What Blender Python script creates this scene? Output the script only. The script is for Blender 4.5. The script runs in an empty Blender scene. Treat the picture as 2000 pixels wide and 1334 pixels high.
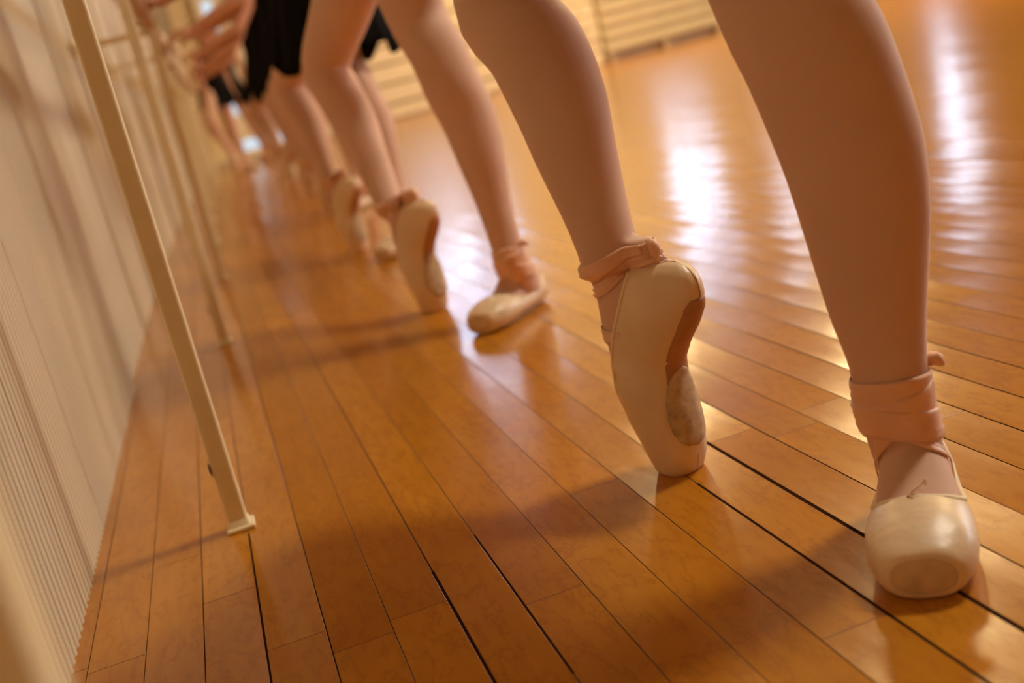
import bpy, bmesh, math, random
from mathutils import Vector, Matrix, noise
from mathutils.bvhtree import BVHTree

SC = bpy.context.scene
COL = SC.collection
PI = math.pi

# ------------------------------------------------------------------ camera
CAM_H = 0.50
roll, pitch, yaw, F = .2522, .239, .218, 2250.0
cr, sr, cp, sp, cy, sy = (math.cos(roll), math.sin(roll), math.cos(pitch), math.sin(pitch), math.cos(yaw), math.sin(yaw))
fwd = Vector((cp * sy, cp * cy, -sp)); rgt = Vector((cy, -sy, 0)); dwn = fwd.cross(rgt)
r2 = cr * rgt + sr * dwn; d2 = -sr * rgt + cr * dwn
cam_d = bpy.data.cameras.new('camera'); cam = bpy.data.objects.new('camera', cam_d); COL.objects.link(cam)
cam.matrix_world = Matrix(((r2.x, -d2.x, -fwd.x, 0), (r2.y, -d2.y, -fwd.y, 0), (r2.z, -d2.z, -fwd.z, CAM_H), (0, 0, 0, 1)))
cam_d.sensor_width = 36; cam_d.lens = F / 2000 * 36
cam_d.clip_start = .02
cam_d.dof.use_dof = True; cam_d.dof.focus_distance = 1.17; cam_d.dof.aperture_fstop = 3.3
SC.camera = cam

# ------------------------------------------------------------------ world, exposure
W = bpy.data.worlds.new('world'); SC.world = W; W.use_nodes = True
W.node_tree.nodes['Background'].inputs[0].default_value = (1.0, .40, .10, 1)
W.node_tree.nodes['Background'].inputs[1].default_value = .16
SC.view_settings.view_transform = 'Standard'; SC.view_settings.look = 'None'
SC.view_settings.gamma = 1; SC.view_settings.use_curve_mapping = False
SC.view_settings.exposure = -0.3
SC.cycles.max_bounces = 7; SC.cycles.diffuse_bounces = 4; SC.cycles.glossy_bounces = 4
SC.cycles.sample_clamp_indirect = 4.0
SC.cycles.caustics_reflective = False; SC.cycles.caustics_refractive = False
SC.cycles.use_denoising = True

LAMP_COL = (1.0, .73, .34)
LAMPS = [  # ceiling fixtures: x, y, power
    (4.6, 7.4, 80), (7.6, 13.2, 200), (5.1, 14.2, 150),
    (2.1, 5.6, 25), (9.0, 3.0, 90), (9.0, 8.0, 460), (13.0, 6.0, 420)]
WINDOW_STRENGTH = 20.0      # right-hand windows, open sky
FAR_STRENGTH = 10.5          # far windows
CEIL = 4.6
for i, (x, y, p) in enumerate(LAMPS):
    ld = bpy.data.lights.new('ceiling_lamp_light', 'AREA'); ld.shape = 'RECTANGLE'; ld.size = .22; ld.size_y = 1.2
    ld.energy = p; ld.color = LAMP_COL
    lo = bpy.data.objects.new('ceiling_lamp_light', ld); COL.objects.link(lo); lo.location = (x, y, CEIL - .13)

# ------------------------------------------------------------------ helpers
def setp(o, label=None, cat=None, group=None, kind=None):
    if label: o['label'] = label
    if cat: o['category'] = cat
    if group: o['group'] = group
    if kind: o['kind'] = kind
    return o
def empty(name, loc=(0, 0, 0), rz=0):
    o = bpy.data.objects.new(name, None); COL.objects.link(o); o.location = loc; o.rotation_euler = (0, 0, rz)
    o.empty_display_size = .05
    return o
def link(name, me, mat, parent=None, smooth=True):
    o = bpy.data.objects.new(name, me); COL.objects.link(o)
    if mat is not None:
        for m in (mat if isinstance(mat, (list, tuple)) else [mat]): me.materials.append(m)
    if smooth: me.shade_smooth()
    if parent: o.parent = parent
    return o
def from_bm(name, bm, mat, parent=None, smooth=True):
    me = bpy.data.meshes.new(name); bm.normal_update(); bm.to_mesh(me); bm.free()
    return link(name, me, mat, parent, smooth)
def box(bm, x0, x1, y0, y1, z0, z1, mat=None):
    r = bmesh.ops.create_cube(bm, size=1)
    M = Matrix.Translation(((x0 + x1) / 2, (y0 + y1) / 2, (z0 + z1) / 2)) @ Matrix.Diagonal((x1 - x0, y1 - y0, z1 - z0, 1))
    if mat is not None: M = mat @ M
    bmesh.ops.transform(bm, matrix=M, verts=r['verts']); return r['verts']
def bevel(bm, w, seg=2):
    bmesh.ops.bevel(bm, geom=bm.edges[:], offset=w, segments=seg, affect='EDGES', profile=.5)
def loft(bm, rings, cap0=True, cap1=True, closed=True):
    V = [[bm.verts.new(p) for p in r] for r in rings]
    n = len(V[0])
    for a, b in zip(V, V[1:]):
        for j in range(n if closed else n - 1):
            k = (j + 1) % n
            bm.faces.new((a[j], a[k], b[k], b[j]))
    for flag, r in ((cap0, V[0]), (cap1, V[-1])):
        if flag and closed:
            c = sum((v.co for v in r), Vector()) / n; cv = bm.verts.new(c)
            for j in range(n): bm.faces.new((r[j], r[(j + 1) % n], cv))
    return V
def ell(c, a, b, ra, rb, ra2=None, n=28, e=2.0):
    """ring: c + a*front/back + b*side; ra to the front, ra2 to the back"""
    out = []
    for i in range(n):
        t = 2 * PI * i / n; ct, st = math.cos(t), math.sin(t)
        x = math.copysign(abs(ct) ** (2 / e), ct); y = math.copysign(abs(st) ** (2 / e), st)
        out.append(c + a * (x * (ra if x > 0 or ra2 is None else ra2)) + b * (y * rb))
    return out
def catmull(P, k):
    out = []
    n = len(P)
    for i in range(n - 1):
        p0, p1, p2, p3 = P[max(i - 1, 0)], P[i], P[i + 1], P[min(i + 2, n - 1)]
        for s in range(k):
            t = s / k
            out.append([.5 * ((2 * b) + (c - a) * t + (2 * a - 5 * b + 4 * c - d) * t * t + (3 * b - a - 3 * c + d) * t ** 3)
                        for a, b, c, d in zip(p0, p1, p2, p3)])
    out.append(list(P[-1])); return out
def tube(bm, pts, rad, n=12, k=1, caps=True):
    """tube along pts with radius list; round ends"""
    P = [list(p) + [r] for p, r in zip(pts, rad)]
    if k > 1: P = catmull(P, k)
    C = [Vector(p[:3]) for p in P]; R = [p[3] for p in P]
    rings = []; up = None
    for i, c in enumerate(C):
        t = (C[min(i + 1, len(C) - 1)] - C[max(i - 1, 0)]).normalized()
        if up is None: up = t.orthogonal().normalized()
        up = (up - t * up.dot(t)).normalized(); s = t.cross(up)
        if caps and i == 0:
            for q in (.95, .6): rings.append([c - t * R[0] * math.sin(q * PI / 2) + (up * math.cos(2 * PI * j / n) + s * math.sin(2 * PI * j / n)) * R[0] * math.cos(q * PI / 2) for j in range(n)])
        rings.append([c + (up * math.cos(2 * PI * j / n) + s * math.sin(2 * PI * j / n)) * R[i] for j in range(n)])
        if caps and i == len(C) - 1:
            for q in (.6, .95): rings.append([c + t * R[-1] * math.sin(q * PI / 2) + (up * math.cos(2 * PI * j / n) + s * math.sin(2 * PI * j / n)) * R[-1] * math.cos(q * PI / 2) for j in range(n)])
    loft(bm, rings)

# ------------------------------------------------------------------ materials
class NT:
    def __init__(s, name):
        s.m = bpy.data.materials.new(name); s.m.use_nodes = True; s.t = s.m.node_tree; s.p = s.t.nodes['Principled BSDF']
    def n(s, typ, **kw):
        o = s.t.nodes.new(typ)
        for k, v in kw.items():
            if k.startswith('i_'):
                key = k[2:]; key = int(key) if key.isdigit() else key
                s.put(o.inputs[key], v)
            else: setattr(o, k, v)
        return o
    def put(s, sock, v):
        if isinstance(v, bpy.types.NodeSocket): s.t.links.new(v, sock)
        elif v is not None: sock.default_value = v
    def math(s, op, a, b=None, c=None, clamp=False):
        o = s.t.nodes.new('ShaderNodeMath'); o.operation = op; o.use_clamp = clamp
        s.put(o.inputs[0], a); s.put(o.inputs[1], b); s.put(o.inputs[2], c); return o.outputs[0]
    def mix(s, f, a, b, mode='MIX'):
        o = s.t.nodes.new('ShaderNodeMix'); o.data_type = 'RGBA'; o.blend_type = mode
        s.put(o.inputs[0], f); s.put(o.inputs[6], a); s.put(o.inputs[7], b); return o.outputs[2]
    def ramp(s, f, stops):
        o = s.t.nodes.new('ShaderNodeValToRGB'); e = o.color_ramp.elements
        while len(e) < len(stops): e.new(.5)
        for x, (p, c) in zip(e, stops): x.position = p; x.color = (*c, 1) if len(c) == 3 else c
        s.put(o.inputs[0], f); return o.outputs[0]
    def noise(s, vec, scale, detail=3, rough=.5, dim='3D'):
        o = s.t.nodes.new('ShaderNodeTexNoise'); o.noise_dimensions = dim
        s.put(o.inputs['Vector'], vec); o.inputs['Scale'].default_value = scale; o.inputs['Detail'].default_value = detail
        o.inputs['Roughness'].default_value = rough; return o.outputs[0]
    def bump(s, h, strength=.3, dist=.001, normal=None):
        o = s.t.nodes.new('ShaderNodeBump'); o.inputs['Strength'].default_value = strength; o.inputs['Distance'].default_value = dist
        s.put(o.inputs['Height'], h); s.put(o.inputs['Normal'], normal); return o.outputs[0]
    def set(s, **kw):
        for k, v in kw.items(): s.put(s.p.inputs[k.replace('_', ' ')], v)
        return s.m
def rgba(c): return (*c, 1)

def simple(name, col, rough=.6, vary=.12, scale=6, bump=0, bscale=80, **kw):
    t = NT(name); tc = t.n('ShaderNodeTexCoord').outputs['Object']
    f = t.noise(tc, scale, 4)
    dark = tuple(c * (1 - vary) for c in col); lite = tuple(min(1, c * (1 + vary)) for c in col)
    t.set(Base_Color=t.ramp(f, [(.3, dark), (.7, lite)]), Roughness=rough)
    if bump: t.set(Normal=t.bump(t.noise(tc, bscale, 3), bump, .001))
    for k, v in kw.items(): t.put(t.p.inputs[k.replace('_', ' ')], v)
    return t.m

PW = .0613; PX = .107        # strip width, phase of the strip joints
def floor_material():
    t = NT('oak_strip_floor')
    pos = t.n('ShaderNodeNewGeometry').outputs['Position']
    sx = t.n('ShaderNodeSeparateXYZ', i_0=pos); X, Y = sx.outputs[0], sx.outputs[1]
    u = t.math('DIVIDE', t.math('SUBTRACT', X, PX), PW)
    row = t.math('FLOOR', u); fu = t.math('FRACT', u)
    wn = t.n('ShaderNodeTexWhiteNoise', noise_dimensions='1D', i_1=row)
    r1 = wn.outputs[0]
    wn2 = t.n('ShaderNodeTexWhiteNoise', noise_dimensions='1D', i_1=t.math('ADD', row, 77.3)); r2_ = wn2.outputs[0]
    L = t.math('MULTIPLY_ADD', r2_, .9, .65)
    v = t.math('DIVIDE', t.math('ADD', Y, t.math('MULTIPLY', r1, 9.7)), L)
    cell = t.math('FLOOR', v); fv = t.math('FRACT', v)
    cid = t.n('ShaderNodeCombineXYZ', i_0=row, i_1=cell)
    wc = t.n('ShaderNodeTexWhiteNoise', noise_dimensions='3D', i_0=cid.outputs[0]); rc = wc.outputs[0]
    wcc = t.n('ShaderNodeSeparateXYZ', i_0=wc.outputs[1])
    # grain: stretched along the strip
    gv = t.n('ShaderNodeCombineXYZ', i_0=t.math('MULTIPLY', X, 26), i_1=t.math('MULTIPLY', Y, 2.6), i_2=t.math('MULTIPLY', rc, 40))
    g1 = t.noise(gv.outputs[0], 3.0, 7, .62)
    gv2 = t.n('ShaderNodeCombineXYZ', i_0=t.math('MULTIPLY', X, 9), i_1=t.math('MULTIPLY', Y, 3.0), i_2=t.math('MULTIPLY', rc, 90))
    g2 = t.noise(gv2.outputs[0], 2.2, 5, .6)
    figure = t.math('FRACT', t.math('MULTIPLY', g2, 7))     # growth-ring figure
    fig = t.math('MULTIPLY', t.math('ABSOLUTE', t.math('SUBTRACT', figure, .5)), 2)
    base = t.ramp(rc, [(0, (.50, .195, .009)), (.35, (.56, .222, .011)), (.7, (.61, .250, .014)), (1, (.66, .28, .020))])
    c = t.mix(t.math('MULTIPLY', g1, .75), base, (.38, .12, .008, 1))
    c = t.mix(t.math('MULTIPLY', t.math('POWER', fig, 4), .38), c, (.30, .09, .008, 1))
    stain = t.noise(pos, 2.3, 5, .6)
    c = t.mix(t.math('MULTIPLY', t.ramp(stain, [(.45, (0, 0, 0)), (.75, (1, 1, 1))]), .5), c, (.40, .13, .008, 1))
    # knots
    vo = t.n('ShaderNodeTexVoronoi', i_0=t.n('ShaderNodeCombineXYZ', i_0=X, i_1=t.math('MULTIPLY', Y, .7)).outputs[0]); vo.inputs['Scale'].default_value = 3.6
    knot = t.math('LESS_THAN', vo.outputs['Distance'], .035)
    kn = t.math('MULTIPLY', t.math('SUBTRACT', 1, t.math('DIVIDE', vo.outputs['Distance'], .05), clamp=True), .7, clamp=True)
    c = t.mix(kn, c, (.14, .05, .012, 1))
    # joints
    eu = t.math('MULTIPLY', t.math('MINIMUM', fu, t.math('SUBTRACT', 1, fu)), PW)
    ev = t.math('MULTIPLY', t.math('MINIMUM', fv, t.math('SUBTRACT', 1, fv)), L)
    near = t.math('ROUND', u)                                # id of the nearest long joint
    wj = t.n('ShaderNodeTexWhiteNoise', noise_dimensions='1D', i_1=t.math('ADD', near, 13.7)).outputs[0]
    yy = t.n('ShaderNodeCombineXYZ', i_0=t.math('MULTIPLY', near, 5.3), i_1=t.math('MULTIPLY', Y, 1.7))
    jn = t.noise(yy.outputs[0], 1.0, 3, .7)
    w = t.math('MULTIPLY_ADD', t.math('POWER', wj, 3), .0005, .00022)
    w = t.math('MULTIPLY', w, t.math('MULTIPLY_ADD', jn, 1.6, .2))
    # three joints have opened wide
    def opened(idx, y0, y1, ww):
        a = t.math('COMPARE', near, float(idx), .3)
        b = t.math('MULTIPLY', t.math('GREATER_THAN', Y, y0), t.math('LESS_THAN', Y, y1))
        return t.math('MULTIPLY', t.math('MULTIPLY', a, b), ww)
    for args in ((6, .3, 1.30, .0019), (5, .4, 1.13, .0010), (1, .85, 1.2, .0007), (0, .7, 1.145, .0008), (10, .4, 1.6, .0006), (11, .6, 1.6, .0006), (12, .9, 1.9, .0006), (-3, .6, 1.45, .0007)):
        w = t.math('ADD', w, opened(*args))
    ju = t.math('SUBTRACT', 1, t.math('DIVIDE', t.math('SUBTRACT', eu, w), .00045), clamp=True)
    jv = t.math('SUBTRACT', 1, t.math('DIVIDE', t.math('SUBTRACT', ev, .00035), .0004), clamp=True)
    j = t.math('MAXIMUM', ju, t.math('MULTIPLY', jv, .75))
    c = t.mix(j, c, (.035, .014, .006, 1))
    # gloss: cupped strips, each sitting at a slightly different tilt, plus brush waves in the varnish
    cup = t.math('POWER', t.math('SUBTRACT', fu, .5), 2)
    tilt = t.math('MULTIPLY', t.math('SUBTRACT', wcc.outputs[0], .5), t.math('SUBTRACT', fu, .5))
    wavev = t.n('ShaderNodeCombineXYZ', i_0=t.math('MULTIPLY', X, 3.0), i_1=t.math('MULTIPLY', Y, 1.2), i_2=t.math('MULTIPLY', rc, 5))
    wv = t.noise(wavev.outputs[0], 6, 2, .5)
    h = t.math('ADD', t.math('MULTIPLY', cup, 1.0), t.math('MULTIPLY', tilt, 1.5))
    h = t.math('ADD', h, t.math('MULTIPLY', wv, .45))
    n1 = t.bump(h, 1.0, .0014)
    h2 = t.math('SUBTRACT', t.math('MULTIPLY', t.noise(pos, 240, 3), .12), t.math('MULTIPLY', j, 1.2))
    n2 = t.bump(h2, .5, .0006, n1)
    scratch = t.noise(t.n('ShaderNodeCombineXYZ', i_0=t.math('MULTIPLY', X, 60), i_1=t.math('MULTIPLY', Y, 12)).outputs[0], 4, 4, .7)
    rough = t.math('MULTIPLY_ADD', scratch, .16, .13)
    rough = t.math('ADD', rough, t.math('MULTIPLY', j, .6))
    dull = t.math('SUBTRACT', 1, j, clamp=True)
    t.set(Base_Color=c, Roughness=rough, Normal=n2, Coat_Weight=t.math('MULTIPLY', dull, .26), Coat_Roughness=.10, Coat_Normal=n2)
    t.put(t.p.inputs['Specular IOR Level'], t.math('MULTIPLY', dull, .30))
    return t.m

def tights_material():
    t = NT('pale_pink_tights'); tc = t.n('ShaderNodeTexCoord').outputs['Object']
    f = t.noise(tc, 5, 3)
    c = t.ramp(f, [(.3, (.68, .42, .29)), (.7, (.74, .47, .33))])
    knit = t.noise(tc, 900, 2)
    t.set(Base_Color=c, Roughness=.72, Normal=t.bump(knit, .25, .0004))
    t.p.inputs['Sheen Weight'].default_value = .35; t.p.inputs['Sheen Roughness'].default_value = .35
    t.p.inputs['Sheen Tint'].default_value = (1, .86, .78, 1)
    t.p.inputs['Subsurface Weight'].default_value = .15; t.p.inputs['Subsurface Radius'].default_value = (.012, .005, .003)
    t.p.inputs['Subsurface Scale'].default_value = .6
    return t.m
def satin_material():
    t = NT('peach_satin'); tc = t.n('ShaderNodeTexCoord').outputs['Object']
    c = t.ramp(t.noise(tc, 18, 4), [(.3, (.78, .56, .32)), (.7, (.86, .64, .38))])
    folds = t.noise(t.n('ShaderNodeMapping', i_0=tc).outputs[0], 22, 3, .55)
    weave = t.noise(tc, 700, 2)
    h = t.math('ADD', folds, t.math('MULTIPLY', weave, .06))
    t.set(Base_Color=c, Roughness=.36, Normal=t.bump(h, .5, .006))
    t.p.inputs['Specular IOR Level'].default_value = .7
    t.p.inputs['Sheen Weight'].default_value = .25; t.p.inputs['Sheen Roughness'].default_value = .3
    return t.m
M_floor = floor_material()
M_tights = tights_material()
M_satin = satin_material()
M_skin = simple('skin', (.62, .30, .17), .5, .06, 8, Subsurface_Weight=.12, Subsurface_Radius=(.012, .004, .002), Subsurface_Scale=.6)
M_ribbon = simple('satin_ribbon', (.86, .48, .28),   .42, .08, 30, .8, 70, Sheen_Weight=.3)
M_binding = simple('cotton_binding', (.92, .76, .50), .7, .06, 40, .2, 400)
M_elastic = simple('elastic_strap', (.80, .52, .34), .7, .06, 40, .2, 400)
M_suede = simple('scuffed_suede_sole', (.58, .42, .24), .85, .25, 90, .6, 160)
M_platform = simple('shaded_toe_satin', (.66, .46, .25), .7, .12, 60, .3, 300)  # satin in a darker tone, painting the shade on the toe's flat end
M_shank = simple('tan_arch_lining', (.50, .24, .10), .6, .15, 25, .3, 90)
M_black = simple('black_stretch_fabric', (.006, .005, .005), .9, .2, 20, .2, 200)
M_black.node_tree.nodes['Principled BSDF'].inputs['Specular IOR Level'].default_value = .08
M_hair = simple('dark_brown_hair', (.05, .022, .01), .5, .4, 60, .5, 120)
M_eye = simple('eye', (.10, .05, .03), .2, .1)
M_lip = simple('lip', (.45, .16, .11), .5, .1)
M_pole = simple('cream_painted_steel', (.88, .75, .45), .42, .06, 9, .15, 60)
M_chip = simple('chipped_metal', (.06, .04, .03), .6, .3, 40)
M_wood = simple('varnished_barre_wood', (.50, .29, .12), .4, .15, 12)
M_cream = simple('cream_painted_boards', (.82, .72, .50), .55, .05, 3, .15, 30)
M_creamy = simple('cream_radiator_enamel', (.66, .56, .33), .5, .05, 3, .15, 30)
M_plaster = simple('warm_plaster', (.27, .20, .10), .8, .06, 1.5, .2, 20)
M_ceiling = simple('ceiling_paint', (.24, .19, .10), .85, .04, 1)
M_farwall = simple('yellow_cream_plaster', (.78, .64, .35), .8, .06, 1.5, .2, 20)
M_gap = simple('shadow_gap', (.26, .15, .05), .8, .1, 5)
M_base = simple('baseboard_paint', (.55, .40, .24), .5, .06, 4)
def emis(name, col, s):
    m = bpy.data.materials.new(name); m.use_nodes = True; nt = m.node_tree; nt.nodes.clear()
    o = nt.nodes.new('ShaderNodeOutputMaterial'); e = nt.nodes.new('ShaderNodeEmission'); e.inputs[0].default_value = (*col, 1); e.inputs[1].default_value = s
    nt.links.new(e.outputs[0], o.inputs[0]); return m
M_day = emis('daylight_pane', (.80, .87, 1.0), WINDOW_STRENGTH)
M_door_pane = emis('daylight_door_pane', (.78, .90, 1.0), 1.1)
def view_material():      # what shows through the far windows: bright sky broken by dim foliage
    t = NT('daylight_through_trees'); tc = t.n('ShaderNodeTexCoord').outputs['Object']
    f = t.noise(tc, 1.5, 4, .6)
    c = t.ramp(f, [(.40, (.06, .06, .08)), (.50, (.28, .32, .46)), (.58, (.72, .86, 1.1))])
    t.t.nodes.remove(t.p); e = t.n('ShaderNodeEmission', i_0=c); e.inputs[1].default_value = FAR_STRENGTH
    t.t.links.new(e.outputs[0], t.t.nodes['Material Output'].inputs[0]); return t.m
M_view = view_material()
M_tube = emis('lamp_diffuser', LAMP_COL, 7)

def wall_material():
    t = NT('ribbed_wall_paint'); tc = t.n('ShaderNodeTexCoord').outputs['Object']
    c = t.ramp(t.noise(tc, 2.5, 5), [(.3, (.60, .50, .33)), (.7, (.66, .55, .38))])
    s = t.n('ShaderNodeSeparateXYZ', i_0=tc).outputs[2]
    scuff = t.noise(tc, 35, 4, .7)
    m = t.math('MULTIPLY', t.math('GREATER_THAN', scuff, .70), t.math('LESS_THAN', s, .12))
    c = t.mix(m, c, (.22, .12, .06, 1))
    t.set(Base_Color=c, Roughness=.5); return t.m
M_wall = wall_material()

# ------------------------------------------------------------------ room shell
def far_y(x): return 15.0 + .28 * x
ang = math.atan(.28)
FW = Matrix.Translation((0, 15.0, 0)) @ Matrix.Rotation(ang, 4, 'Z')       # far wall frame: local x along the wall, -y into the room
def fx(x): return x / math.cos(ang)
XR = 16.5
bm = bmesh.new()
vs = [bm.verts.new(p) for p in ((-.9, -2.5, 0), (XR + .1, -2.5, 0), (XR + .1, far_y(XR) + .1, 0), (-.9, far_y(-.9) + .1, 0))]
bm.faces.new(vs)
setp(from_bm('floor', bm, M_floor, smooth=False), kind='structure')
bm = bmesh.new()
vs = [bm.verts.new(p) for p in ((-.9, -1.0, CEIL), (-.9, far_y(-.9) + .1, CEIL), (XR + .1, far_y(XR) + .1, CEIL), (XR + .1, -1.0, CEIL))]
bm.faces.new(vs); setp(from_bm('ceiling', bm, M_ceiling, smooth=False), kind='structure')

# left wall: ribbed panelling whose foot follows the building's slight bow
WPX = [(-1.5, -.272), (0, -.276), (1.18, -.276), (2.03, -.275), (3.9, -.266), (5.2, -.245), (6.9, -.205), (9.5, -.12), (12, .02), (15.2, .22)]
def wall_x(y):
    for (a, xa), (b, xb) in zip(WPX, WPX[1:]):
        if y <= b: t = (y - a) / (b - a); return xa + (xb - xa) * t
    return WPX[-1][1]
bm = bmesh.new()
pts = []
y = -1.2; k = 0; RIB = .022
panel = [2.62, 3.4, 4.2, 5.0, 5.8, 6.6, 7.4, 8.2, 9.0, 9.8, 10.6, 11.4, 12.2, 13.0, 13.8, 14.6, 99]
while y < 15.1:
    deep = (k % 14 == 5)
    d = .006 if not deep else .010
    step = -.010 if y > 2.62 else 0      # the panels beyond the first board sit a little further back
    wx = wall_x(y) + step
    pts += [(wx - d, y), (wx - .001, y + RIB * .22), (wx, y + RIB * .5), (wx - .001, y + RIB * .78)]
    y += RIB; k += 1
vb = [bm.verts.new((x, y, 0.0)) for x, y in pts]; vt = [bm.verts.new((x, y, 1.45)) for x, y in pts]
for i in range(len(pts) - 1): bm.faces.new((vb[i], vb[i + 1], vt[i + 1], vt[i]))
# plaster above
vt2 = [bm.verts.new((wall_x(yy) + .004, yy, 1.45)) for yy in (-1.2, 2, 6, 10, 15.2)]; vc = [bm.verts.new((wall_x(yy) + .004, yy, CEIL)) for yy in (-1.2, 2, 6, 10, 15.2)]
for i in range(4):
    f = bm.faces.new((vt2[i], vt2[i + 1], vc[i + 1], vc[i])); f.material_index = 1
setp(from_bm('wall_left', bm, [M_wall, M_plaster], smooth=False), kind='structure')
bm = bmesh.new()
ys = [-1.2, 0, 2, 4, 5.2, 6.9, 9.5, 12, 15.1]
rings = [[Vector((wall_x(v) - .02, v, 1.42)), Vector((wall_x(v) + .035, v, 1.42)), Vector((wall_x(v) + .035, v, 1.49)), Vector((wall_x(v) - .02, v, 1.49))] for v in ys]
loft(bm, rings); setp(from_bm('trim_1', bm, M_cream, smooth=False), kind='structure')
bm = bmesh.new()     # seams between the wide panels, raised battens
for p in panel[:-1]:
    box(bm, wall_x(p) - .014, wall_x(p) - .004, p - .012, p + .012, 0, 1.43)
setp(from_bm('trim_2', bm, M_wall, smooth=False), kind='structure')

# far wall with tall windows, wide horizontal boards below
WIN = [(2.6, 4.2, 1.8, 4.0), (6.85, 7.95, 1.7, 4.1), (8.85, 9.45, 2.4, 4.3), (12.95, 14.0, 1.8, 4.4)]
bm = bmesh.new()
edges = [-.9]
for a, b, z0, z1 in WIN: edges += [a, b]
edges.append(XR + .1)
def wallbox(bm, a, b, z0, z1, y0=0, y1=.2): box(bm, fx(a), fx(b), y0, y1, z0, z1, FW)
for i in range(0, len(edges), 2): wallbox(bm, edges[i], edges[i + 1], 0, CEIL)
for a, b, z0, z1 in WIN:
    wallbox(bm, a, b, 0, z0); wallbox(bm, a, b, z1, CEIL)
setp(from_bm('wall_far', bm, M_farwall, smooth=False), kind='structure')
bm = bmesh.new()     # board cladding left of the radiator
z = .05
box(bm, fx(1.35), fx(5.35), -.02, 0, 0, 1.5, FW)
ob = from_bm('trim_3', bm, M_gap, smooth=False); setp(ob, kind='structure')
bm = bmesh.new()
for z0, z1 in ((.035, .20), (.235, .47), (.50, .73), (.76, .97), (1.0, 1.22), (1.25, 1.48)):
    b2 = bmesh.new(); box(b2, fx(1.33), fx(5.37), -.055, -.02, z0, z1, FW); bevel(b2, .008, 1)
    me = bpy.data.meshes.new('t'); b2.to_mesh(me); b2.free(); bm.from_mesh(me); bpy.data.meshes.remove(me)
setp(from_bm('trim_4', bm, M_cream, smooth=False), kind='structure')
bm = bmesh.new()
box(bm, fx(-.3), fx(XR), -.03, 0, 0, .07, FW)
setp(from_bm('baseboard_far', bm, M_base, smooth=False), kind='structure')
# painted block pier
bm = bmesh.new(); rnd = random.Random(4)
z = 0.0; r = 0
while z < CEIL - .2:
    xx = 5.45 - (.11 if r % 2 else 0)
    while xx < 6.0:
        a = max(xx, 5.45); b = min(xx + .27, 6.0)
        if b - a > .04:
            b2 = bmesh.new(); box(b2, fx(a) + .008, fx(b) - .008, -.26 - rnd.random() * .03, -.01, z + .008, z + .172, FW); bevel(b2, .012, 1)
            me = bpy.data.meshes.new('t'); b2.to_mesh(me); b2.free(); bm.from_mesh(me); bpy.data.meshes.remove(me)
        xx += .27
    z += .18; r += 1
setp(from_bm('trim_5', bm, M_cream, smooth=False), kind='structure')
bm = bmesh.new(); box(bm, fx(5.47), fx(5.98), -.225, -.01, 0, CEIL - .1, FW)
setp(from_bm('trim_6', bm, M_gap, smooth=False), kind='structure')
# windows
for i, (a, b, z0, z1) in enumerate(WIN):
    bm = bmesh.new(); t_ = .05
    A, B = fx(a), fx(b)
    box(bm, A - .04, A + t_, -.03, .16, z0 - .04, z1 + .04, FW); box(bm, B - t_, B + .04, -.03, .16, z0 - .04, z1 + .04, FW)
    box(bm, A + t_, B - t_, -.03, .16, z0 - .04, z0 + t_, FW); box(bm, A + t_, B - t_, -.03, .16, z1 - t_, z1 + .04, FW)
    n = 3 if b - a > 1 else 2
    for k in range(1, n): box(bm, A + (B - A) * k / n - .02, A + (B - A) * k / n + .02, .04, .1, z0 + t_, z1 - t_, FW)
    for k in range(1, 4): box(bm, A + t_, B - t_, .045, .095, z0 + (z1 - z0) * k / 4 - .018, z0 + (z1 - z0) * k / 4 + .018, FW)
    w = setp(from_bm('window_%d' % (i + 1), bm, M_cream, smooth=False), kind='structure')
    bm = bmesh.new(); box(bm, A, B, .12, .14, z0, z1, FW); from_bm('pane', bm, M_view, w, smooth=False)
# right wall with windows
RW = [(1.2, 3.4), (5.0, 7.2), (9.0, 10.6)]
bm = bmesh.new(); yy = -2.5
for a, b in RW:
    box(bm, XR, XR + .2, yy, a, 0, CEIL); box(bm, XR, XR + .2, a, b, 0, 1.2); box(bm, XR, XR + .2, a, b, 4.1, CEIL); yy = b
box(bm, XR, XR + .2, yy, far_y(XR) + .1, 0, CEIL)
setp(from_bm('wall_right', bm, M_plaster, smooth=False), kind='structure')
for i, (a, b) in enumerate(RW):
    bm = bmesh.new()
    for q in (a, (a + b) / 2 - .03, b - .06): box(bm, XR - .02, XR + .12, q, q + .06, 1.2, 4.1)
    for q in (1.2, 2.6, 4.04): box(bm, XR, XR + .1, a + .06, b - .06, q, q + .06)
    w = setp(from_bm('window_%d' % (i + 5), bm, M_cream, smooth=False), kind='structure')
    bm = bmesh.new(); box(bm, XR + .13, XR + .15, a, b, 1.2, 4.1); from_bm('pane', bm, M_day, w, smooth=False)

# rooflight over the near floor
SKY = (2.9, 3.7, 1.35, 2.05)
bm = bmesh.new(); x0, x1, y0, y1 = SKY
for bx_ in ((x0 - .06, x0, y0 - .06, y1 + .06), (x1, x1 + .06, y0 - .06, y1 + .06), (x0, x1, y0 - .06, y0), (x0, x1, y1, y1 + .06), (x0, x1, (y0 + y1) / 2 - .02, (y0 + y1) / 2 + .02)):
    box(bm, *bx_, CEIL - .07, CEIL - .002)
w = setp(from_bm('window_8', bm, M_cream, smooth=False), kind='structure')
bm = bmesh.new(); box(bm, x0, x1, y0, y1, CEIL - .03, CEIL - .01); from_bm('pane', bm, emis('rooflight_sky', (1.0, .90, .74), 128.0), w, smooth=False)

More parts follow.
